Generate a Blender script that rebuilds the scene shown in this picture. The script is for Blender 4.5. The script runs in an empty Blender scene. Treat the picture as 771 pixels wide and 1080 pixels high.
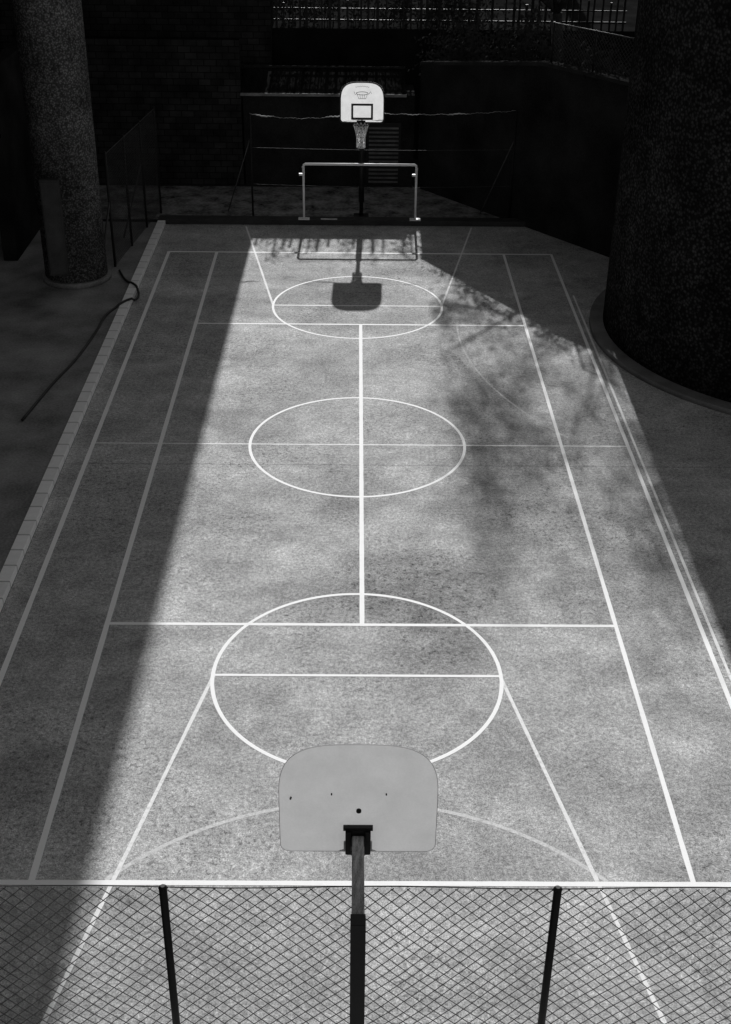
import bpy, math, random
from mathutils import Vector, Matrix
random.seed(7)
scene=bpy.context.scene
col=scene.collection
R_=math.radians

# ------------------------------------------------------------------ materials
def newmat(name):
    m=bpy.data.materials.new(name); m.use_nodes=True
    nt=m.node_tree; nt.nodes.clear()
    out=nt.nodes.new("ShaderNodeOutputMaterial")
    b=nt.nodes.new("ShaderNodeBsdfPrincipled")
    nt.links.new(b.outputs[0],out.inputs[0])
    return m,nt,b,out
def N(nt,t,**kw):
    n=nt.nodes.new(t)
    return n
def coord(nt,scale=(1,1,1)):
    g=nt.nodes.new("ShaderNodeNewGeometry")
    mp=nt.nodes.new("ShaderNodeMapping"); mp.inputs['Scale'].default_value=scale
    nt.links.new(g.outputs['Position'],mp.inputs['Vector'])
    return mp.outputs[0]
def noise(nt,vec,scale,detail=4,rough=.55,dist=0):
    n=N(nt,"ShaderNodeTexNoise"); n.inputs['Scale'].default_value=scale
    n.inputs['Detail'].default_value=detail; n.inputs['Roughness'].default_value=rough
    n.inputs['Distortion'].default_value=dist
    nt.links.new(vec,n.inputs['Vector']); return n.outputs['Fac']
def math_(nt,op,a,b=None,c=None,clamp=False):
    n=nt.nodes.new("ShaderNodeMath"); n.operation=op; n.use_clamp=clamp
    for i,x in enumerate((a,b,c)):
        if x is None: continue
        if isinstance(x,(int,float)): n.inputs[i].default_value=x
        else: nt.links.new(x,n.inputs[i])
    return n.outputs[0]
def mrange(nt,x,a,b,c,d,smooth=False):
    n=nt.nodes.new("ShaderNodeMapRange"); n.clamp=True
    if smooth: n.interpolation_type='SMOOTHSTEP'
    nt.links.new(x,n.inputs[0])
    for i,v in enumerate((a,b,c,d)): n.inputs[i+1].default_value=v
    return n.outputs[0]
def grey(nt,val,bsdf,inp='Base Color'):
    c=nt.nodes.new("ShaderNodeCombineColor")
    for i in range(3): nt.links.new(val,c.inputs[i])
    nt.links.new(c.outputs[0],bsdf.inputs[inp]); return c.outputs[0]
def bump(nt,h,b,strength=.3,dist=.01):
    n=nt.nodes.new("ShaderNodeBump"); n.inputs['Strength'].default_value=strength; n.inputs['Distance'].default_value=dist
    nt.links.new(h,n.inputs['Height']); nt.links.new(n.outputs[0],b.inputs['Normal'])
def simple(name,albedo,var=.25,scale=3,fine=40,rough=.8,metal=0,bmp=.2,bd=.01,stretch=(1,1,1),spec=.3):
    m,nt,b,o=newmat(name)
    v=coord(nt,stretch)
    a=noise(nt,v,scale,5); f=noise(nt,v,fine,3,.6)
    x=math_(nt,'ADD',mrange(nt,a,.3,.7,1-var,1+var),mrange(nt,f,.3,.7,-var*.6,var*.6))
    x=math_(nt,'MULTIPLY',x,albedo)
    grey(nt,x,b); b.inputs['Roughness'].default_value=rough; b.inputs['Metallic'].default_value=metal
    b.inputs['Specular IOR Level'].default_value=spec
    if bmp: bump(nt,f,b,bmp,bd)
    return m

ALB=.50
def court_value(nt):
    v=coord(nt)
    big=noise(nt,v,.55,6,.66,.5)
    vs=coord(nt,(.3,1.1,1)); band=noise(nt,vs,.8,5,.6,.2)
    mid=noise(nt,v,2.6,6,.7,.3)
    fine=noise(nt,v,17,5,.8); grain=noise(nt,v,58,3,.75)
    x=mrange(nt,big,.32,.68,.68,1.14)
    x=math_(nt,'MULTIPLY',x,mrange(nt,band,.3,.7,.82,1.13))
    x=math_(nt,'MULTIPLY',x,mrange(nt,mid,.3,.7,.80,1.18))
    x=math_(nt,'MULTIPLY',x,mrange(nt,fine,.36,.64,.62,1.32))
    x=math_(nt,'MULTIPLY',x,mrange(nt,grain,.34,.66,.52,1.44))
    patch=mrange(nt,noise(nt,coord(nt,(1,1,1)),.36,3,.5,.6),.47,.62,0,1,True)
    pit=mrange(nt,noise(nt,v,11,6,.8),.53,.62,0,1)
    x=math_(nt,'MULTIPLY',x,math_(nt,'SUBTRACT',1,math_(nt,'MULTIPLY',math_(nt,'MULTIPLY',pit,patch),.6)))
    sx=nt.nodes.new("ShaderNodeSeparateXYZ"); g=nt.nodes.new("ShaderNodeNewGeometry"); nt.links.new(g.outputs['Position'],sx.inputs[0])
    # worn stained areas: near the centre line's end, and smaller ones up the court
    for (ax,ay,rx,ry,st0) in ((.95,6.5,1.7,1.2,1.15),(1.1,4.9,.9,.9,.95),(2.2,9.2,1.2,.5,.7),(-.3,9.0,.6,.5,.5)):
        dx=math_(nt,'DIVIDE',math_(nt,'SUBTRACT',sx.outputs[0],ax),rx); dy=math_(nt,'DIVIDE',math_(nt,'SUBTRACT',sx.outputs[1],ay),ry)
        rr=math_(nt,'ADD',math_(nt,'MULTIPLY',dx,dx),math_(nt,'MULTIPLY',dy,dy))
        k=math_(nt,'ADD',math_(nt,'MULTIPLY',mrange(nt,mid,.4,.6,.08,.42),1.0),math_(nt,'MULTIPLY',pit,.5))
        st=math_(nt,'MULTIPLY',math_(nt,'MULTIPLY',mrange(nt,rr,.1,1.6,1,0,True),k),st0)
        st=math_(nt,'MINIMUM',st,.8)
        x=math_(nt,'MULTIPLY',x,math_(nt,'SUBTRACT',1,st,None,True))
    wob=math_(nt,'MULTIPLY',math_(nt,'SUBTRACT',mid,.5),.10)
    d=math_(nt,'ABSOLUTE',math_(nt,'ADD',math_(nt,'SUBTRACT',sx.outputs[1],10.95),wob))
    x=math_(nt,'MULTIPLY',x,mrange(nt,d,.01,.035,.75,1))
    return x,fine,grain,mid,v
m_court,nt,b,o=newmat("court_surface")
x,fine,grain,mid,v=court_value(nt)
x=math_(nt,'MULTIPLY',x,ALB); grey(nt,x,b); b.inputs['Roughness'].default_value=.95; b.inputs['Specular IOR Level'].default_value=.05
bump(nt,math_(nt,'ADD',fine,grain),b,.25,.006)

def linemat(name,cover,alb,low=.7):
    m,nt,b,o=newmat(name)
    v=coord(nt); fine=noise(nt,v,15,5,.8); grain=noise(nt,v,48,3,.75); mid=noise(nt,v,2.6,6,.7,.3)
    x=math_(nt,'MULTIPLY',mrange(nt,fine,.36,.64,.6,1.3),mrange(nt,grain,.34,.66,.6,1.35))
    x=math_(nt,'MULTIPLY',x,ALB*.95)
    wear=mrange(nt,math_(nt,'ADD',math_(nt,'MULTIPLY',fine,.6),math_(nt,'MULTIPLY',mid,.4)),.36,.50,cover*low,cover)
    y=math_(nt,'ADD',math_(nt,'MULTIPLY',x,math_(nt,'SUBTRACT',1,wear)),math_(nt,'MULTIPLY',wear,alb))
    grey(nt,y,b); b.inputs['Roughness'].default_value=.8; b.inputs['Specular IOR Level'].default_value=.1
    return m
m_line=linemat("white_line_paint",1.0,.98,.9)
m_line2=linemat("worn_line_paint",.8,.95,.55)
m_line3=linemat("faded_line_paint",.55,.78,.35)
m_line4=linemat("nearly_gone_line_paint",.35,.75,.2)

m_ground=simple("rough_asphalt",.035,.3,1.2,30,.95,spec=0)
m_dirt=simple("litter_dirt",.20,.7,1.8,9,.95,bmp=.6,bd=.03,spec=0)
m_pave=simple("pavement_concrete",.24,.4,.9,20,.9,spec=.05)
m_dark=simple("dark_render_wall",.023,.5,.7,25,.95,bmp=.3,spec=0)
m_darker=simple("black_steel",.012,.2,3,40,.5,bmp=0,spec=.2)
m_white=simple("white_gloss_paint",.85,.06,4,40,.4,bmp=0)
m_galv=simple("dark_galvanised_wire",.05,.2,5,50,.6,bmp=0)
m_galv2=simple("dull_wire",.05,.2,5,50,.6,bmp=0)
m_wirelight=simple("pale_net_cord",.5,.4,6,50,.8,bmp=0)
m_wiredim=simple("dim_wire",.07,.5,4,50,.7,bmp=0)
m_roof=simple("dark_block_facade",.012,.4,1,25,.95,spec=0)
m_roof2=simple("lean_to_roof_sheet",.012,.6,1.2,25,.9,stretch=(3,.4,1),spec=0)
m_rust=simple("painted_steel_arm",.27,.55,5,40,.6,bmp=.2,stretch=(6,1,1))
m_bark=simple("bark",.05,.3,6,40,.9,spec=0)
m_leaf=simple("leaf",.04,.3,3,20,.9,bmp=0,spec=0)
m_cable=simple("black_rubber",.02,.1,5,30,.5,bmp=0)
m_print=simple("black_print",.03,.1,5,30,.6,bmp=0)
m_printg=simple("grey_print",.14,.1,5,30,.6,bmp=0)

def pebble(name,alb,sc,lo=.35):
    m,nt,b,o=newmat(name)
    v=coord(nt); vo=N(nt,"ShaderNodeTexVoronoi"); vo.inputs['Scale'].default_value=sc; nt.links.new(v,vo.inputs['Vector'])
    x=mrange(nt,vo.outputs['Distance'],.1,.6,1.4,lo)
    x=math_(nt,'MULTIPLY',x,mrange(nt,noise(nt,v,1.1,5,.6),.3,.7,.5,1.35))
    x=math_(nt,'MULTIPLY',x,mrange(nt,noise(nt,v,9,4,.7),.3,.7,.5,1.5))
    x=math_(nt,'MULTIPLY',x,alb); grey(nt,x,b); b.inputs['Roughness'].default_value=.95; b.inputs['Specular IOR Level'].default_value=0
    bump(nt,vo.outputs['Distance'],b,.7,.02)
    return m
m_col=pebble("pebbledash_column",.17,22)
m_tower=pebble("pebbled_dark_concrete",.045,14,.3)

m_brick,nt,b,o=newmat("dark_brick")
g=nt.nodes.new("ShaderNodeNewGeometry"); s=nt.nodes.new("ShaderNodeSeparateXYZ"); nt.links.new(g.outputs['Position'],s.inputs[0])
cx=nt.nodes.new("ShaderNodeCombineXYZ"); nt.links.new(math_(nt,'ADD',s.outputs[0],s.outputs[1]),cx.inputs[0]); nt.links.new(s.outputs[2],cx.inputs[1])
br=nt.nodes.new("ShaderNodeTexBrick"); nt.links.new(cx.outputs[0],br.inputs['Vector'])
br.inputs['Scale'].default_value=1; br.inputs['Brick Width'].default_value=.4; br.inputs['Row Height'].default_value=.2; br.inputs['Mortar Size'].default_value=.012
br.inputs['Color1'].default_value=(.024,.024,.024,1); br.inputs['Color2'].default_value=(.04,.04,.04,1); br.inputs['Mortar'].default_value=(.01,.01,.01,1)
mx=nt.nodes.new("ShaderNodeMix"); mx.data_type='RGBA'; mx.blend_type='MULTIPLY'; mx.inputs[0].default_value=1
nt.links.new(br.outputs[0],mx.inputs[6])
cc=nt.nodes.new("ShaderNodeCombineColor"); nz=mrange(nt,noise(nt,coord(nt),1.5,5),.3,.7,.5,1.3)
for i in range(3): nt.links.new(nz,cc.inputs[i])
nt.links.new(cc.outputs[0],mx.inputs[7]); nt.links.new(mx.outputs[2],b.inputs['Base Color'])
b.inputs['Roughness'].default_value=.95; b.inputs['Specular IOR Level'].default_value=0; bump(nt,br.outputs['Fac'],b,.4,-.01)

m_kerb,nt,b,o=newmat("pale_kerb_tiles")
g=nt.nodes.new("ShaderNodeNewGeometry"); s=nt.nodes.new("ShaderNodeSeparateXYZ"); nt.links.new(g.outputs['Position'],s.inputs[0])
fr=math_(nt,'FRACT',math_(nt,'MULTIPLY',s.outputs[1],2.0))
jn=mrange(nt,math_(nt,'ABSOLUTE',math_(nt,'SUBTRACT',fr,.5)),.455,.485,1,.45)
idx=math_(nt,'FLOOR',math_(nt,'MULTIPLY',s.outputs[1],2.0))
wn=nt.nodes.new("ShaderNodeTexWhiteNoise"); wn.noise_dimensions='1D'; nt.links.new(idx,wn.inputs['W'])
x=math_(nt,'MULTIPLY',jn,mrange(nt,wn.outputs['Value'],0,1,.93,1.03))
x=math_(nt,'MULTIPLY',x,mrange(nt,noise(nt,coord(nt),9,5,.7),.3,.7,.92,1.03))
x=math_(nt,'MULTIPLY',x,.95); grey(nt,x,b); b.inputs['Roughness'].default_value=.9

def fibre(name,dif,tr):
    m,nt,b,o=newmat(name); nt.nodes.remove(b)
    v=coord(nt); nn=mrange(nt,noise(nt,v,3.5,6,.6),.3,.7,.92,1.06); n2=mrange(nt,noise(nt,v,60,2),.3,.7,.97,1.03)
    k=math_(nt,'MULTIPLY',nn,n2)
    d=nt.nodes.new("ShaderNodeBsdfDiffuse"); t=nt.nodes.new("ShaderNodeBsdfTranslucent"); ad=nt.nodes.new("ShaderNodeAddShader")
    for sh,a in ((d,dif),(t,tr)):
        c=nt.nodes.new("ShaderNodeCombineColor"); kk=math_(nt,'MULTIPLY',k,a)
        for i in range(3): nt.links.new(kk,c.inputs[i])
        nt.links.new(c.outputs[0],sh.inputs[0])
    nt.links.new(d.outputs[0],ad.inputs[0]); nt.links.new(t.outputs[0],ad.inputs[1]); nt.links.new(ad.outputs[0],o.inputs[0])
    return m
m_board=fibre("grey_fibreglass",.37,.20)
m_board2=fibre("white_fibreglass",.5,.40)
m_netw=fibre("white_net_cord",.5,.45)

# ------------------------------------------------------------------ mesh builder
class MB:
    def __init__(s): s.v=[]; s.f=[]; s.mi=[]; s.sm=[]
    def face(s,idx,mi=0,sm=False): s.f.append(idx); s.mi.append(mi); s.sm.append(sm)
    def box(s,a,b,mi=0,rot=None,org=None,top=None,topx=None):
        x0,y0,z0=a; x1,y1,z1=b; n=len(s.v)
        zt=[z1]*4 if top is None else top
        xt=x1 if topx is None else topx
        P=[(x0,y0,z0),(x1,y0,z0),(x1,y1,z0),(x0,y1,z0),(x0,y0,zt[0]),(xt,y0,zt[1]),(xt,y1,zt[2]),(x0,y1,zt[3])]
        if rot is not None: P=[tuple(rot@Vector(p)+Vector(org)) for p in P]
        s.v+=P
        for q in ((3,2,1,0),(4,5,6,7),(0,1,5,4),(1,2,6,5),(2,3,7,6),(3,0,4,7)): s.face([n+i for i in q],mi)
    def tube(s,pts,r,n=8,closed=False,mi=0):
        pts=[Vector(p) for p in pts]; k=len(pts); base=len(s.v)
        rr=r if isinstance(r,(list,tuple)) else [r]*k
        prev=None
        for i,p in enumerate(pts):
            if closed: t=pts[(i+1)%k]-pts[i-1]
            else: t=pts[min(i+1,k-1)]-pts[max(i-1,0)]
            t.normalize()
            if prev is None:
                u=Vector((0,0,1)) if abs(t.z)<.9 else Vector((1,0,0))
                u=(u-t*u.dot(t)).normalized()
            else: u=(prev-t*prev.dot(t)).normalized()
            prev=u; w=t.cross(u)
            for j in range(n):
                a=2*math.pi*j/n+math.pi/n
                s.v.append(tuple(p+(u*math.cos(a)+w*math.sin(a))*rr[i]))
        for i in range(k if closed else k-1):
            i2=(i+1)%k
            for j in range(n):
                j2=(j+1)%n
                s.face([base+i*n+j,base+i*n+j2,base+i2*n+j2,base+i2*n+j],mi,n>4)
        if not closed:
            s.face([base+j for j in range(n)][::-1],mi); s.face([base+(k-1)*n+j for j in range(n)],mi)
    def sheet(s,outline,y,mi=0):
        n=len(outline); b=len(s.v); s.v+=[(x,y,z) for x,z in outline]; s.face([b+i for i in range(n)],mi)
    def vprism(s,outline,z0,z1,mi=0,sm=False):
        n=len(outline); b=len(s.v)
        s.v+=[(x,y,z0) for x,y in outline]+[(x,y,z1) for x,y in outline]
        s.face([b+i for i in range(n)][::-1],mi); s.face([b+n+i for i in range(n)],mi)
        for i in range(n):
            j=(i+1)%n; s.face([b+i,b+j,b+n+j,b+n+i],mi,sm)
    def strip(s,L,Rr,mi=0):
        n=len(L); b=len(s.v); s.v+=L+Rr
        for i in range(n-1): s.face([b+i,b+i+1,b+n+i+1,b+n+i],mi)
    def leaf(s,c,sz,wd=.5):
        u=Vector([random.gauss(0,1) for _ in range(3)]).normalized(); w=u.orthogonal().normalized()
        b0=len(s.v); s.v+=[tuple(c-u*sz),tuple(c+w*sz*wd),tuple(c+u*sz),tuple(c-w*sz*wd)]; s.face([b0,b0+1,b0+2,b0+3])
    def obj(s,name,mats,org=(0,0,0),parent=None,bevel=0):
        me=bpy.data.meshes.new(name)
        o_=Vector(org); me.from_pydata([tuple(Vector(p)-o_) for p in s.v],[],s.f)
        for m in (mats if isinstance(mats,(list,tuple)) else [mats]): me.materials.append(m)
        for p,mi,sm in zip(me.polygons,s.mi,s.sm): p.material_index=mi; p.use_smooth=sm
        me.validate(); me.update()
        ob=bpy.data.objects.new(name,me); col.objects.link(ob)
        if parent is not None: ob.parent=parent
        else: ob.location=org
        if bevel:
            md=ob.modifiers.new("bevel","BEVEL"); md.width=bevel; md.segments=2; md.limit_method='ANGLE'
        return ob
def thing(name,loc,label,cat,group=None):
    e=bpy.data.objects.new(name,None); e.empty_display_size=.3; e.location=loc; col.objects.link(e)
    e["label"]=label; e["category"]=cat
    if group: e["group"]=group
    return e
def tag(o,label,cat,group=None):
    o["label"]=label; o["category"]=cat
    if group: o["group"]=group
def struct(o): o["kind"]="structure"
def one(fn,name,mat,org,par,bevel=0):
    mb=MB(); fn(mb); return mb.obj(name,mat,org,par,bevel)

# ------------------------------------------------------------------ ground
mb=MB(); mb.v=[(-300,-200,0),(300,-200,0),(300,400,0),(-300,400,0)]; mb.face([0,1,2,3])
struct(mb.obj("ground",m_ground))
mb=MB(); mb.v=[(-5.90,-9,.004),(9.5,-9,.004),(9.5,21.2,.004),(5.25,26.58,.004),(-5.90,26.3,.004)]; mb.face([0,1,2,3,4])
struct(mb.obj("court",m_court))
mb=MB(); mb.box((-14,-9,0),(-6.14,26.2,.10)); struct(mb.obj("pavement",m_pave))
mb=MB(); mb.v=[(-9.4,26.75,.006),(6.0,26.75,.006),(3.0,30.4,.006),(-9.4,30.4,.006)]; mb.face([0,1,2,3]); struct(mb.obj("dirt_ground",m_dirt))
mb=MB(); mb.box((-6.135,-9,0),(-5.905,26.25,.14)); struct(mb.obj("kerb",m_kerb,(-6.02,8.6,0),bevel=.01))
mb=MB(); mb.box((-6.14,26.32,0),(5.3,26.72,.16)); struct(mb.obj("kerb",simple("dark_kerb_concrete",.04,.3,2,30),(0,26.5,0),bevel=.015))

# ------------------------------------------------------------------ painted lines
lm=MB(); zi=[0]
def zl(): zi[0]+=1; return .0052+.00009*zi[0]
def seg(a,b,w,mi=0):
    a=Vector(a); b=Vector(b); d=(b-a); L=d.length; d.normalize(); nrm=Vector((-d.y,d.x)); z=zl()
    k=max(2,int(L/.25)); A=[];B=[]
    for i in range(k+1):
        p=a+d*L*i/k; e=w/2+random.uniform(-.0025,.0025)
        A.append((p.x-nrm.x*e,p.y-nrm.y*e,z)); B.append((p.x+nrm.x*e,p.y+nrm.y*e,z))
    lm.strip(A,B,mi)
def arc(c,r,a0,a1,w,mi=0):
    z=zl(); k=120; A=[];B=[]
    for i in range(k+1):
        a=R_(a0+(a1-a0)*i/k); e=w/2+random.uniform(-.0015,.0015)
        A.append((c[0]+(r+e)*math.cos(a),c[1]+(r+e)*math.sin(a),z)); B.append((c[0]+(r-e)*math.cos(a),c[1]+(r-e)*math.sin(a),z))
    lm.strip(A,B,mi)
D=5.485; S=4.115; C=-.08
arc((C,-2.77),4.2,42,138,.06,2)
arc((11.9,17.9),9.5,176,217,.045,3)
seg((-D,11.83),(D,11.83),.045,1)
seg((-2.27,4.15),(-3.60,-2.4),.055,1); seg((2.11,4.15),(3.40,-2.4),.055,1)
seg((-2.26,19.63),(-3.46,26.15),.055,1); seg((2.10,19.65),(3.38,26.2),.05,1)
seg((5.64,2.0),(5.64,20.5),.05,1)
seg((-.06,-.2),(-.06,.45),.06,1)
seg((-D,-.035),(-D,23.8),.09); seg((D,-.035),(D,23.8),.075)
seg((-S,0),(-S,23.77),.088); seg((S,0),(S,23.77),.07)
seg((-D-.4,0),(D+.6,0),.08); seg((-D,23.77),(D,23.77),.085)
seg((-S,5.5),(S,5.5),.07); seg((-S,18.35),(S,18.35),.07)
seg((0,5.5),(0,18.35),.08)
arc((C,4.18),2.2,0,360,.06); arc((C,11.87),2.2,0,360,.06); arc((C,19.63),2.18,0,360,.06)
seg((C-2.19,4.17),(C+2.19,4.17),.055); seg((C-2.17,19.63),(C+2.17,19.63),.055)
struct(lm.obj("court_lines",[m_line,m_line2,m_line3,m_line4]))

# ------------------------------------------------------------------ hoops
def board_outline(w,h,zb,n=3.3,r=.09,side=.47):
    pts=[]
    for i in range(7):
        a=-math.pi/2+math.pi/2*i/6; pts.append((w-r+r*math.cos(a),zb+r+r*math.sin(a)))
    zs=zb+h*side; hh=h*(1-side)
    for i in range(0,41):
        a=math.pi*i/40; c=math.cos(a); s_=math.sin(a)
        pts.append((w*math.copysign(abs(c)**(2/n),c),zs+hh*abs(s_)**(2/n)))
    for i in range(7):
        a=math.pi+math.pi/2*i/6; pts.append((-w+r+r*math.cos(a),zb+r+r*math.sin(a)))
    out=[]
    for p in pts:
        if not out or (abs(p[0]-out[-1][0])+abs(p[1]-out[-1][1]))>1e-4: out.append(p)
    return out
def rim_net(parent,org,c,s,zr,boardy,matnet,cord=.006):
    r=.225; cy=boardy+s*(.12+r)
    mb=MB(); mb.tube([(c+r*math.cos(2*math.pi*i/32),cy+r*math.sin(2*math.pi*i/32),zr) for i in range(32)],.01,8,True)
    for dx in (-.1,.1): mb.tube([(c+dx,boardy+s*.02,zr-.02),(c+dx*.8,cy-s*(r*.93),zr)],.009,6)
    mb.box((c-.13,min(boardy+s*.016,boardy+s*.03),zr-.11),(c+.13,max(boardy+s*.016,boardy+s*.03),zr+.03))
    mb.obj("rim",m_darker,org,parent)
    if matnet is None: return
    mb=MB(); K=12
    rad=[.225,.19,.15,.13,.125,.13]; zz=[0,-.12,-.25,-.38,-.52,-.66]
    for d in (1,-1):
        for k in range(K):
            pts=[]
            for q in range(6):
                a=2*math.pi*(k+d*q*.5)/K; pts.append((c+rad[q]*math.cos(a),cy+rad[q]*math.sin(a),zr+zz[q]))
            mb.tube(pts,cord,4)
    for q in (3,5): mb.tube([(c+rad[q]*math.cos(2*math.pi*i/16),cy+rad[q]*math.sin(2*math.pi*i/16),zr+zz[q]) for i in range(16)],cord,4,True)
    mb.obj("net",matnet,org,parent)

org=(-.09,-3.75,0)
H=thing("basketball_hoop",org,"basketball hoop with plain grey rounded backboard seen from behind","basketball hoop","basketball hoops of the court")
ol=[(x-.09,z) for x,z in board_outline(.712,1.28,3.31)]
mb=MB(); mb.sheet(ol,-2.705); mb.obj("backboard",m_board,org,H)
mb=MB(); mb.tube([(x,-2.705,z) for x,z in ol],.003,6,True); mb.obj("board_edge",simple("grey_edge_trim",.5,.1,5,30,.6,bmp=0),org,H)
for bx,bz,r in ((-.33,4.02,.007),(.16,4.02,.007),(-.085,3.82,.024)):
    one(lambda mb:mb.tube([(bx,-2.724,bz),(bx,-2.707,bz)],r,12),"bolt",m_darker,org,H)
one(lambda mb:mb.tube([(-.70,-2.712,3.955),(-.692,-2.709,3.98)],.009,8),"chip",simple("chipped_edge",.1,.2,5,30),org,H)
mb=MB()
mb.box((-.195,-2.745,3.30),(.015,-2.718,3.33)); mb.box((-.205,-2.80,3.36),(-.155,-2.718,3.62)); mb.box((-.025,-2.80,3.36),(.025,-2.718,3.62))
mb.box((-.225,-2.765,3.62),(.045,-2.718,3.655)); mb.box((-.155,-2.76,3.42),(-.025,-2.718,3.60))
mb.obj("bracket",m_darker,org,H,bevel=.004)
one(lambda mb:mb.box((-.145,-3.70,3.46),(-.035,-2.78,3.58)),"support_arm",m_rust,org,H,.008)
one(lambda mb:mb.box((-.154,-2.9,3.45),(-.148,-2.805,3.59)),"arm_plate",m_darker,org,H)
one(lambda mb:mb.box((-.032,-2.9,3.45),(-.026,-2.805,3.59)),"arm_plate",m_darker,org,H)
mb=MB(); mb.box((-.155,-3.83,0),(-.025,-3.703,3.60)); mb.box((-.3,-3.95,0),(.12,-3.55,.03)); mb.obj("pole",m_darker,org,H,bevel=.006)
rim_net(H,org,-.09,1,3.42,-2.70,None)

org=(.03,27.27,0)
H2=thing("basketball_hoop",org,"basketball hoop with white rounded backboard, black target square and net","basketball hoop","basketball hoops of the court")
ol=[(x+.03,z) for x,z in board_outline(.66,1.18,3.0)]
mb=MB(); mb.sheet(ol,26.605); mb.obj("backboard",m_board2,org,H2)
mb=MB()
inn=[(.03+(x-.03)*.94,3.59+(z-3.59)*.94) for x,z in ol]
n=len(ol); mb.v+=[(x,26.596,z) for x,z in ol]+[(x,26.596,z) for x,z in inn]
for i in range(n): j=(i+1)%n; mb.face([i,j,n+j,n+i])
mb.obj("board_border",m_print,org,H2)
mb=MB()
x0,x1,z0,z1,t=-.29,.35,3.10,3.56,.06
mb.box((x0,26.59,z0),(x1,26.597,z0+t)); mb.box((x0,26.59,z1-t),(x1,26.597,z1)); mb.box((x0,26.59,z0+t),(x0+t,26.597,z1-t)); mb.box((x1-t,26.59,z0+t),(x1,26.597,z1-t))
mb.obj("target_square",m_print,org,H2)
# small hoop-like emblem with short letters, under an arc of small marks
mb=MB()
def stroke(pts,r=.009): mb.tube([(.03+x,26.592,z) for x,z in pts],r,4)
stroke([(.17*math.cos(a*.349),3.85+.045*math.sin(a*.349)) for a in range(19)],.009)
for a in range(5): stroke([(-.15+a*.075,3.83),(-.10+a*.05,3.70)],.006)
for a in range(5): stroke([(.15-a*.075,3.83),(.10-a*.05,3.70)],.006)
stroke([(-.11,3.70),(.11,3.70)],.007)
stroke([(-.24,3.90),(-.20,3.80),(-.16,3.88)],.008); stroke([(.18,3.82),(.24,3.90),(.27,3.84)],.008)
mb.obj("logo",m_printg,org,H2)
mb=MB(); mb.tube([(.03+(-.2+a*.025),26.592,4.02+.03*math.cos((a-8)*.18)+.011*(-1)**a) for a in range(17)],.006,4)
mb.obj("sponsor_text",m_printg,org,H2)
mb=MB(); mb.tube([(.03,27.27,0),(.03,27.27,3.2)],.06,12); mb.tube([(.03,27.27,2.6),(.03,26.64,3.15)],.03,8)
mb.box((-.2,27.05,0),(.26,27.5,.03))
mb.obj("pole",m_darker,org,H2)
one(lambda mb:mb.box((-.25,26.62,3.12),(.31,26.66,3.15)),"bracket",m_darker,org,H2)
mb=MB(); mb.tube([(.03,27.16,.5),(.03,27.16,2.3)],.09,10); mb.obj("winch_box",m_darker,org,H2)
rim_net(H2,org,.0,-1,3.05,26.60,m_netw,.012)

# ------------------------------------------------------------------ goal
org=(-.02,26.42,.004)
G=thing("goal_frame",org,"white tubular steel goal frame standing at the end of the court","goal")
for gx in (-1.71,1.67):
    one(lambda mb:mb.tube([(gx,26.42,.01),(gx,26.42,1.74)],.036,12),"post",m_white,org,G)
    one(lambda mb:mb.box((gx-.17,26.30,.165),(gx+.17,26.50,.20)),"foot",m_white,org,G,.008)
    one(lambda mb:mb.box((gx-.13,26.39,1.49),(gx+.03,26.47,1.55)),"hook",m_white,org,G)
mb=MB(); pts=[(-1.71,1.74),(-1.695,1.80),(-1.65,1.83),(1.61,1.83),(1.655,1.80),(1.67,1.74)]
mb.tube([(x,26.42,z) for x,z in pts],.036,12); mb.obj("crossbar",m_white,org,G)
mb=MB(); mb.box((-1.2,26.34,.165),(-.7,26.44,.19)); o=mb.obj("concrete_slab",simple("pale_block",.45,.3,5,30),(-.95,26.39,.16),bevel=.008); tag(o,"small pale slab lying on the dark kerb","slab")

# ------------------------------------------------------------------ chain link
def mesh_panel(a,b,z0,z1,cell,r):
    a=Vector((a[0],a[1],0)); b=Vector((b[0],b[1],0)); L=(b-a).length; d=(b-a).normalized(); nn=Vector((-d.y,d.x,0))
    mb=MB(); Hh=z1-z0
    for sg in (1,-1):
        n=int((L+Hh)/cell)+1
        for i in range(n):
            s0=i*cell-(Hh if sg>0 else 0)
            x0,y0,x1,y1=(s0,0,s0+Hh,Hh) if sg>0 else (s0-Hh,Hh,s0,0)
            if x1<=0 or x0>=L: continue
            m=(y1-y0)/(x1-x0)
            if x0<0: y0+=m*(0-x0); x0=0
            if x1>L: y1+=m*(L-x1); x1=L
            if x1-x0<.02: continue
            off=nn*(.003*sg)
            P=a+d*x0+off+Vector((0,0,z0+y0)); Q=a+d*x1+off+Vector((0,0,z0+y1))
            pts=[P]
            for k in (1,2,3,4,5):
                c=P.lerp(Q,k/6); s_=(c-a).dot(d)
                pts.append(c+Vector((0,0,.012*math.sin(s_*2.3+c.z)+.005*math.sin(i*1.7+k)))+nn*.05*math.sin(s_*1.9)*math.sin(math.pi*k/6))
            pts.append(Q)
            mb.tube(pts,r,4)
    return mb
fy=-3.1; org=(0,fy,0)
F=thing("chain_link_fence",org,"tall dark chain-link fence behind the near baseline","fence")
mesh_panel((-8.9,fy),(8.8,fy),.03,3.25,.145,.0042).obj("wire_mesh",m_galv,org,F)
mb=MB(); mb.tube([(-8.9+i*.4,fy+.01,3.255+.015*math.sin(i*.9)) for i in range(45)],.006,6); mb.obj("top_wire",m_galv,org,F)
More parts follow.
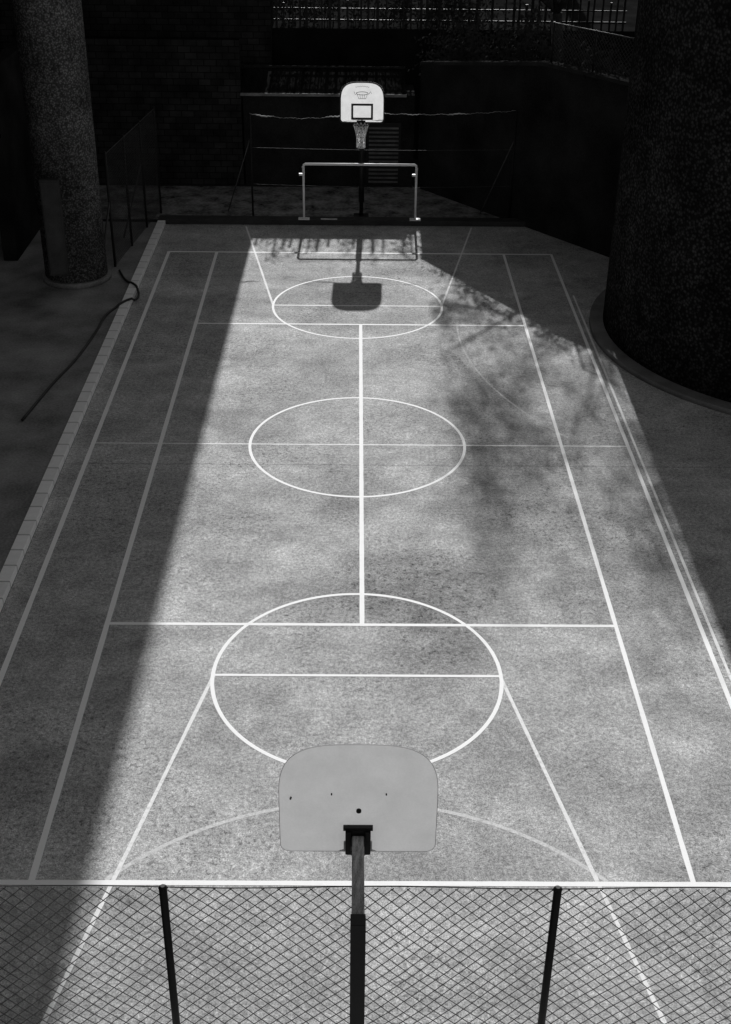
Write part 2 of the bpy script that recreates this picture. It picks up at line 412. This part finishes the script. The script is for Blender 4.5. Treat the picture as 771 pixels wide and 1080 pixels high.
for px in (-8.89,-5.36,-1.83,1.70,5.23,8.76):
    mb=MB(); mb.tube([(px,fy-.045,0),(px,fy-.045,3.30)],.037,12); mb.tube([(px,fy-.045,3.30),(px,fy-.045,3.325)],[.042,.02],12); mb.obj("post",m_darker,org,F)

org=(.6,26.85,0)
F2=thing("sports_fence",org,"tall thin steel posts with wires and a sagging pale net line","fence")
for px,hz in ((-3.29,3.2),(4.59,3.36)):
    one(lambda mb:mb.tube([(px,26.85,0),(px,26.85,hz)],.03,10),"post",m_darker,org,F2)
one(lambda mb:mb.tube([(4.59,26.85,2.5),(3.75,27.4,.1)],.018,6),"brace",m_wiredim,org,F2)
one(lambda mb:mb.tube([(-3.29,26.85,2.5),(-4.1,27.4,.1)],.018,6),"brace",m_wiredim,org,F2)
mb=MB(); pts=[];rad=[]
for i in range(181):
    u=i/180; xx=-3.29+u*7.88; sag=-.14*math.sin(math.pi*min(1,u/.42)) if u<.42 else -.08*math.sin(math.pi*(u-.42)/.58)
    thick=max(0,math.sin(i*.19)*math.sin(i*.053+1))
    pts.append((xx,26.85,3.17+.17*u+sag+.008*math.sin(i*2.1)+.012*math.sin(i*.5))); rad.append(.003+.018*thick)
mb.tube(pts,rad,6); mb.obj("net_line",m_wirelight,org,F2)
for z,sg in ((2.2,.05),(1.1,.07),(.15,.0)):
    one(lambda mb:mb.tube([(-3.29+i*.394,26.85,z-sg*math.sin(math.pi*i/20)) for i in range(21)],.004,4),"wire",m_wiredim,org,F2)

org=(-6.5,24.4,.1)
F3=thing("chain_link_fence",org,"dark chain-link fence with steel posts beside the concrete column","fence")
A=(-6.75,22.2);B=(-6.2,27.4)
mesh_panel(A,B,.12,3.15,.11,.0045).obj("wire_mesh",m_galv2,org,F3)
for t in (0,.34,.67,1):
    px=A[0]+(B[0]-A[0])*t; py=A[1]+(B[1]-A[1])*t
    one(lambda mb:mb.tube([(px,py,0),(px,py,3.25)],.035,8),"post",m_darker,org,F3)
mb=MB(); mb.tube([(A[0],A[1],3.17),(B[0],B[1],3.17)],.012,8); mb.obj("top_rail",m_galv,org,F3)
one(lambda mb:mb.tube([(-6.75,22.2,1.9),(-6.95,21.0,.12)],.03,8),"brace",m_galv,org,F3)
one(lambda mb:mb.tube([(-6.4,25.6,2.0),(-6.9,24.6,.12)],.025,8),"brace",m_galv,org,F3)

# ------------------------------------------------------------------ column left
org=(-7.62,21.3,.1)
CO=thing("concrete_column",org,"round pebbledash concrete column standing on the pavement","column")
circ=lambda c,r,n: [(c[0]+r*math.cos(2*math.pi*i/n),c[1]+r*math.sin(2*math.pi*i/n)) for i in range(n)]
mb=MB(); mb.vprism(circ((-7.62,21.3),.82,64),.1,24,0,True); mb.obj("shaft",m_col,org,CO)
mb=MB(); mb.vprism(circ((-7.62,21.3),.90,64),.1,.24,0,True); mb.obj("base",m_pave,org,CO)
org=(-7.85,20.42,.1)
CB=thing("electrical_cabinet",org,"tall dark steel cabinet fixed to the round column","cabinet")
mb=MB(); mb.box((-8.1,20.32,.5),(-7.62,20.52,3.0)); mb.obj("housing",simple("cabinet_paint",.05,.3,3,30),org,CB,bevel=.01)
mb=MB(); mb.box((-8.06,20.300,.56),(-7.66,20.318,2.94)); mb.obj("door",simple("cabinet_door",.06,.3,3,30),org,CB,bevel=.004)

mb=MB()
ctrl=[(-7.1,12.6),(-6.85,14.4),(-6.62,15.6),(-6.5,16.6),(-6.42,17.6),(-6.36,18.6),(-6.05,19.4),(-5.78,19.8),(-5.9,20.5),(-6.3,21.1),(-6.6,21.9)]
pts=[]
for i in range(len(ctrl)-1):
    p0=ctrl[max(i-1,0)];p1=ctrl[i];p2=ctrl[i+1];p3=ctrl[min(i+2,len(ctrl)-1)]
    for k in range(6):
        t=k/6; q=[]
        for a in (0,1): q.append(.5*(2*p1[a]+(p2[a]-p0[a])*t+(2*p0[a]-5*p1[a]+4*p2[a]-p3[a])*t*t+(-p0[a]+3*p1[a]-3*p2[a]+p3[a])*t**3))
        z=.13 if q[0]<-6.16 else (.165 if q[0]<-5.88 else .10)
        pts.append((q[0],q[1],z))
mb.tube(pts,.03,8); o=mb.obj("cable",m_cable,(-6.5,17,.1)); tag(o,"black rubber cable snaking over the pavement and kerb","cable")

# ------------------------------------------------------------------ tower right
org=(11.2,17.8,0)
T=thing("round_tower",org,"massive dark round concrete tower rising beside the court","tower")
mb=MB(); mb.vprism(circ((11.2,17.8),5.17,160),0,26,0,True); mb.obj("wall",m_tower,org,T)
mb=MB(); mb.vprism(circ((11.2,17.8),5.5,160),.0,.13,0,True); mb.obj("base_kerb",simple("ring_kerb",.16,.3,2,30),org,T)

# ------------------------------------------------------------------ right boundary wall (rising along its run)
wa=Vector((1.9,30.44)); wb=Vector((8.2,22.15)); d=(wb-wa).normalized(); nn=Vector((-d.y,d.x)); WL=(wb-wa).length
ang=math.atan2(d.y,d.x); RM=Matrix.Rotation(ang,3,'Z')
u1=.52*WL
org=(5,26.3,0)
W=thing("boundary_wall",org,"tall dark rendered boundary wall with a concrete coping","wall")
mb=MB()
zt=lambda u: 3.92+(4.76-3.92)*min(1,u/u1)
mb.box((0,0,0),(u1,.3,0),0,RM,(wa.x,wa.y,0),(zt(0),zt(u1),zt(u1),zt(0)))
mb.box((u1,0,0),(WL,.3,0),0,RM,(wa.x,wa.y,0),(4.76,4.76,4.76,4.76))
mb.obj("wall",m_dark,org,W)
mb=MB()
def cop(ua,ub):
    n=len(mb.v)
    for u in (ua,ub):
        for yy,zz in ((-.05,.003),(.35,.003),(.35,.10),(-.05,.10)):
            p=RM@Vector((u,yy,zt(u)+zz)); mb.v.append((p.x+wa.x,p.y+wa.y,p.z))
    for q in ((0,1,2,3),(7,6,5,4),(0,4,5,1),(1,5,6,2),(2,6,7,3),(3,7,4,0)): mb.face([n+i for i in q])
cop(0,u1); cop(u1,WL)
mb.obj("coping",simple("coping_concrete",.035,.3,2,30,spec=0),org,W)
fa=wa+d*(u1+.1)+nn*.15; fb=wb+nn*.15
org=(6.5,24.5,4.86)
F4=thing("chain_link_fence",org,"mesh fence standing on top of the boundary wall","fence")
mesh_panel(fa,fb,4.88,5.9,.12,.006).obj("wire_mesh",m_galv,org,F4)
for i in range(4):
    p=fa.lerp(fb,i/3*.98+.01); one(lambda mb:mb.tube([(p.x,p.y,4.86),(p.x,p.y,5.95)],.03,8),"post",m_darker,org,F4)
mb=MB(); mb.tube([(fa.x,fa.y,5.92),(fb.x,fb.y,5.92)],.02,8); mb.obj("top_rail",m_galv,org,F4)

# ------------------------------------------------------------------ back buildings
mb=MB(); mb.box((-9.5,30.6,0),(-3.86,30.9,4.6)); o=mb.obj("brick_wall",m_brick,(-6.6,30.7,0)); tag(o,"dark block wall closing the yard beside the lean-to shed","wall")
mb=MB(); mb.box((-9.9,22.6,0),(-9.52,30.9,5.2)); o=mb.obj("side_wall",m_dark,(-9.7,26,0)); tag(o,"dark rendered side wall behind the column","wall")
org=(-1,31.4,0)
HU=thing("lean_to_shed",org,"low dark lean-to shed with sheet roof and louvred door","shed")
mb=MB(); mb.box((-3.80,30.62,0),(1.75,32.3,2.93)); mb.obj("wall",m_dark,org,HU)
mb=MB(); n=34
for i in range(n):
    x0=-3.84+5.29*i/n; x1=-3.84+5.29*(i+1)/n; xm=(x0+x1)/2
    for a,b_,za,zb in ((x0,xm,0,.006),(xm,x1,.006,0)):
        k=len(mb.v); mb.v+=[(a,30.38,3.0+za),(b_,30.38,3.0+zb),(b_,32.3,3.42+zb),(a,32.3,3.42+za)]; mb.face([k,k+1,k+2,k+3])
mb.obj("roof",m_roof2,org,HU)
mb=MB(); mb.box((-3.86,32.28,3.44),(1.47,32.34,3.50)); mb.obj("ridge_trim",simple("ridge_metal",.03,.3,4,30,spec=0),org,HU)
mb=MB(); mb.box((-3.86,30.33,2.94),(1.47,30.375,3.03)); mb.obj("gutter",simple("gutter_metal",.22,.4,2,30),org,HU,bevel=.01)
mb=MB()
mb.box((.28,30.600,.05),(1.25,30.61,2.0),1)
for i in range(14): mb.box((.28,30.56,.12+i*.135),(1.25,30.598,.18+i*.135))
mb.box((.2,30.57,.05),(.278,30.615,2.08),1); mb.box((1.252,30.57,.05),(1.33,30.615,2.08),1); mb.box((.28,30.57,2.01),(1.25,30.615,2.08),1)
mb.obj("door",[simple("louvre_metal",.14,.3,4,30),m_darker],org,HU)

org=(6,38,0)
LB=thing("low_building",org,"low dark flat-roofed building with a picket railing along its roof","building")
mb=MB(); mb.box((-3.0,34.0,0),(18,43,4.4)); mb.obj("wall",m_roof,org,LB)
mb=MB(); random.seed(3)
x=-2.9
while x<9:
    if random.random()<.9: mb.box((x,34.03,4.4),(x+random.uniform(.05,.10),34.08,5.6+random.uniform(-.4,.4)))
    x+=.25+random.uniform(-.07,.07)
mb.box((-2.95,34.09,4.62),(9,34.12,4.68)); mb.box((-2.95,34.09,5.0),(9,34.12,5.04))
mb.obj("railing",m_darker,org,LB)
SH2=thing("shadow_hedge",(0,34.6,4.4),"thin straggling foliage added behind a picket railing to break up the goal shadow","shadow_hedge")  # foliage put in here to dapple the far end and hide the goal's shadow
hb=MB(); hs=MB()
for i in range(80):
    hx=random.uniform(-2.7,4.5); hh=random.uniform(.5,2.3)
    top=Vector((hx+random.uniform(-.3,.3),34.6+random.uniform(-.2,.2),4.4+hh))
    hs.tube([(hx,34.6,4.4),tuple(top)],[.02,.006],4)
    for k in range(44):
        f_=random.random()**.6
        hb.leaf(Vector((hx,34.6,4.4)).lerp(top,f_)+Vector([random.gauss(0,.13) for _ in range(3)]),random.uniform(.04,.085),.55)
hs.obj("stem",m_bark,(0,34.6,4.4),SH2); hb.obj("foliage",m_leaf,(0,34.6,4.4),SH2)

TB=thing("tower_block",(-14,40,0),"tall dark building whose bulk shades one side of the court","building")
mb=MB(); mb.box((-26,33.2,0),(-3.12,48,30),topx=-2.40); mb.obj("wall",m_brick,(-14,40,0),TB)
mb=MB(); mb.box((-30,-14,0),(-12,32.9,18)); o=mb.obj("sky_cut_building",m_dark,(-20,10,0)); tag(o,"long dark building added beside the pavement to cut sky light","building")  # added mass that blocks part of the sky over the court

# ------------------------------------------------------------------ trees behind the wall
def tree(base,ttop,height_L,nb,lean,seed,leafk,label,r0=.24,maxd=5,spread=.25,rl=.5,ls=(.05,.10),xmin=-99):
    random.seed(seed)
    org=(base[0],base[1],0); TR=thing("tree",org,label,"tree","trees behind the boundary wall")
    tb=MB(); tips=[]
    def branch(p,d,L,r,depth):
        n=4; pts=[p]; rr=[r]; q=p.copy(); dd=d.copy()
        for i in range(n):
            dd=(dd+Vector((random.uniform(-.2,.2),random.uniform(-.2,.2),random.uniform(-.1,.14))))
            if q.x<xmin+.8: dd.x=abs(dd.x)*.6
            dd.normalize()
            q=q+dd*L/n; pts.append(q.copy()); rr.append(r*(1-.4*(i+1)/n))
        tb.tube(pts,rr,6 if depth<3 else 4)
        if depth>=maxd or r<.005: tips.append(q); return
        if depth>=3: tips.append(pts[2])
        k=3
        for i in range(k):
            a=random.uniform(.35,.95); ph=random.uniform(0,6.28)
            u=dd.orthogonal().normalized(); w=dd.cross(u)
            nd=(dd*math.cos(a)+(u*math.cos(ph)+w*math.sin(ph))*math.sin(a)).normalized()
            nd=(nd+Vector((lean*.1,0,.08))).normalized()
            branch(q if i<2 else pts[3],nd,L*random.uniform(.62,.84),rr[-1]*random.uniform(.62,.82),depth+1)
    tt=Vector(ttop)
    tb.tube([(base[0],base[1],0),(base[0]+.05,base[1]-.05,ttop[2]*.4),tuple(tt)],[r0*1.2,r0,r0*.7],10)
    for ph in range(nb):
        a=ph*6.283/nb+.3+seed
        branch(tt,Vector((math.cos(a)*.75+lean,math.sin(a)*.45,.85)).normalized(),height_L,r0*rl,1)
    tb.obj("trunk",m_bark,org,TR)
    lb=MB()
    for p in tips:
        for k in range(leafk): lb.leaf(p+Vector([random.gauss(0,spread) for _ in range(3)]),random.uniform(*ls))
    lb.obj("crown",m_leaf,org,TR)
tree((6.5,31.5),(6.2,31.2,5.4),3.2,6,-.10,7,8,"sparse tree growing behind the boundary wall",.24,6,.2,.36,xmin=1.6)
tree((8.2,46.0),(7.8,45.6,12.5),3.6,5,.05,12,8,"tall leafy tree rising beyond the low building",.40,5,.4,.36,(.08,.15),xmin=2.2)

# climbing shrub behind wall top, added to break up the wall's shadow edge
random.seed(21)
org=(4.5,28.2,0)
SH=thing("shrub",org,"dark straggling shrub added over the top of the boundary wall to break up its shadow edge","shrub")
lb=MB(); sb=MB()
for i in range(44):
    u=random.uniform(-.2,WL*.8); base=wa+d*u+nn*random.uniform(.5,.9); zb=zt(max(0,u))
    hgt=random.uniform(.1,1.3)*(1.2 if u<5 else .6)
    top=Vector((base.x+random.uniform(-.6,.3),base.y+random.uniform(-.3,.3),zb+hgt))
    sb.tube([(base.x,base.y,0),(base.x,base.y,zb*.6),tuple(top)],[.03,.02,.006],5)
    for k in range(95):
        f_=random.random()**.5; c=Vector((base.x,base.y,zb-.5)).lerp(top,f_)+Vector([random.gauss(0,.23) for _ in range(3)])
        lb.leaf(c,random.uniform(.05,.10),.55)
sb.obj("stem",m_bark,org,SH); lb.obj("foliage",m_leaf,org,SH)

# ------------------------------------------------------------------ light
el=R_(29.6); az=R_(1.2)
sd=Vector((math.sin(az)*math.cos(el),math.cos(az)*math.cos(el),math.sin(el)))
L=bpy.data.lights.new("sun",'SUN'); L.energy=5; L.angle=R_(.6); L.color=(1,1,1)
lo=bpy.data.objects.new("sun",L); lo.rotation_euler=sd.to_track_quat('Z','Y').to_euler(); lo.location=(0,40,30); col.objects.link(lo)
w=bpy.data.worlds.new("World"); scene.world=w; w.use_nodes=True; nt=w.node_tree; nt.nodes.clear()
sky=nt.nodes.new("ShaderNodeTexSky"); sky.sky_type='NISHITA'; sky.sun_disc=False; sky.sun_elevation=el; sky.sun_rotation=az
bw=nt.nodes.new("ShaderNodeRGBToBW"); bg=nt.nodes.new("ShaderNodeBackground"); wo=nt.nodes.new("ShaderNodeOutputWorld")
nt.links.new(sky.outputs[0],bw.inputs[0]); nt.links.new(bw.outputs[0],bg.inputs[0]); nt.links.new(bg.outputs[0],wo.inputs[0]); bg.inputs[1].default_value=.095

# ------------------------------------------------------------------ camera
f,pit,yaw,roll,xc,yc,h=[1327.38824,.5311,.01101,.01173,-.14881,-11.13571,11.89354]
Fv=Vector((math.sin(yaw)*math.cos(pit),math.cos(yaw)*math.cos(pit),-math.sin(pit)))
Rv=Vector((math.cos(yaw),-math.sin(yaw),0)); U=Rv.cross(Fv)
R2=Rv*math.cos(roll)+U*math.sin(roll); U2=-Rv*math.sin(roll)+U*math.cos(roll)
cam=bpy.data.cameras.new("camera"); cam.sensor_fit='HORIZONTAL'; cam.sensor_width=36; cam.lens=f*36/771; cam.clip_end=1000
co=bpy.data.objects.new("camera",cam)
M=Matrix(((R2.x,U2.x,-Fv.x,xc),(R2.y,U2.y,-Fv.y,yc),(R2.z,U2.z,-Fv.z,h),(0,0,0,1)))
co.matrix_world=M; col.objects.link(co); scene.camera=co
scene.view_settings.view_transform='Standard'; scene.view_settings.look='None'; scene.view_settings.exposure=0
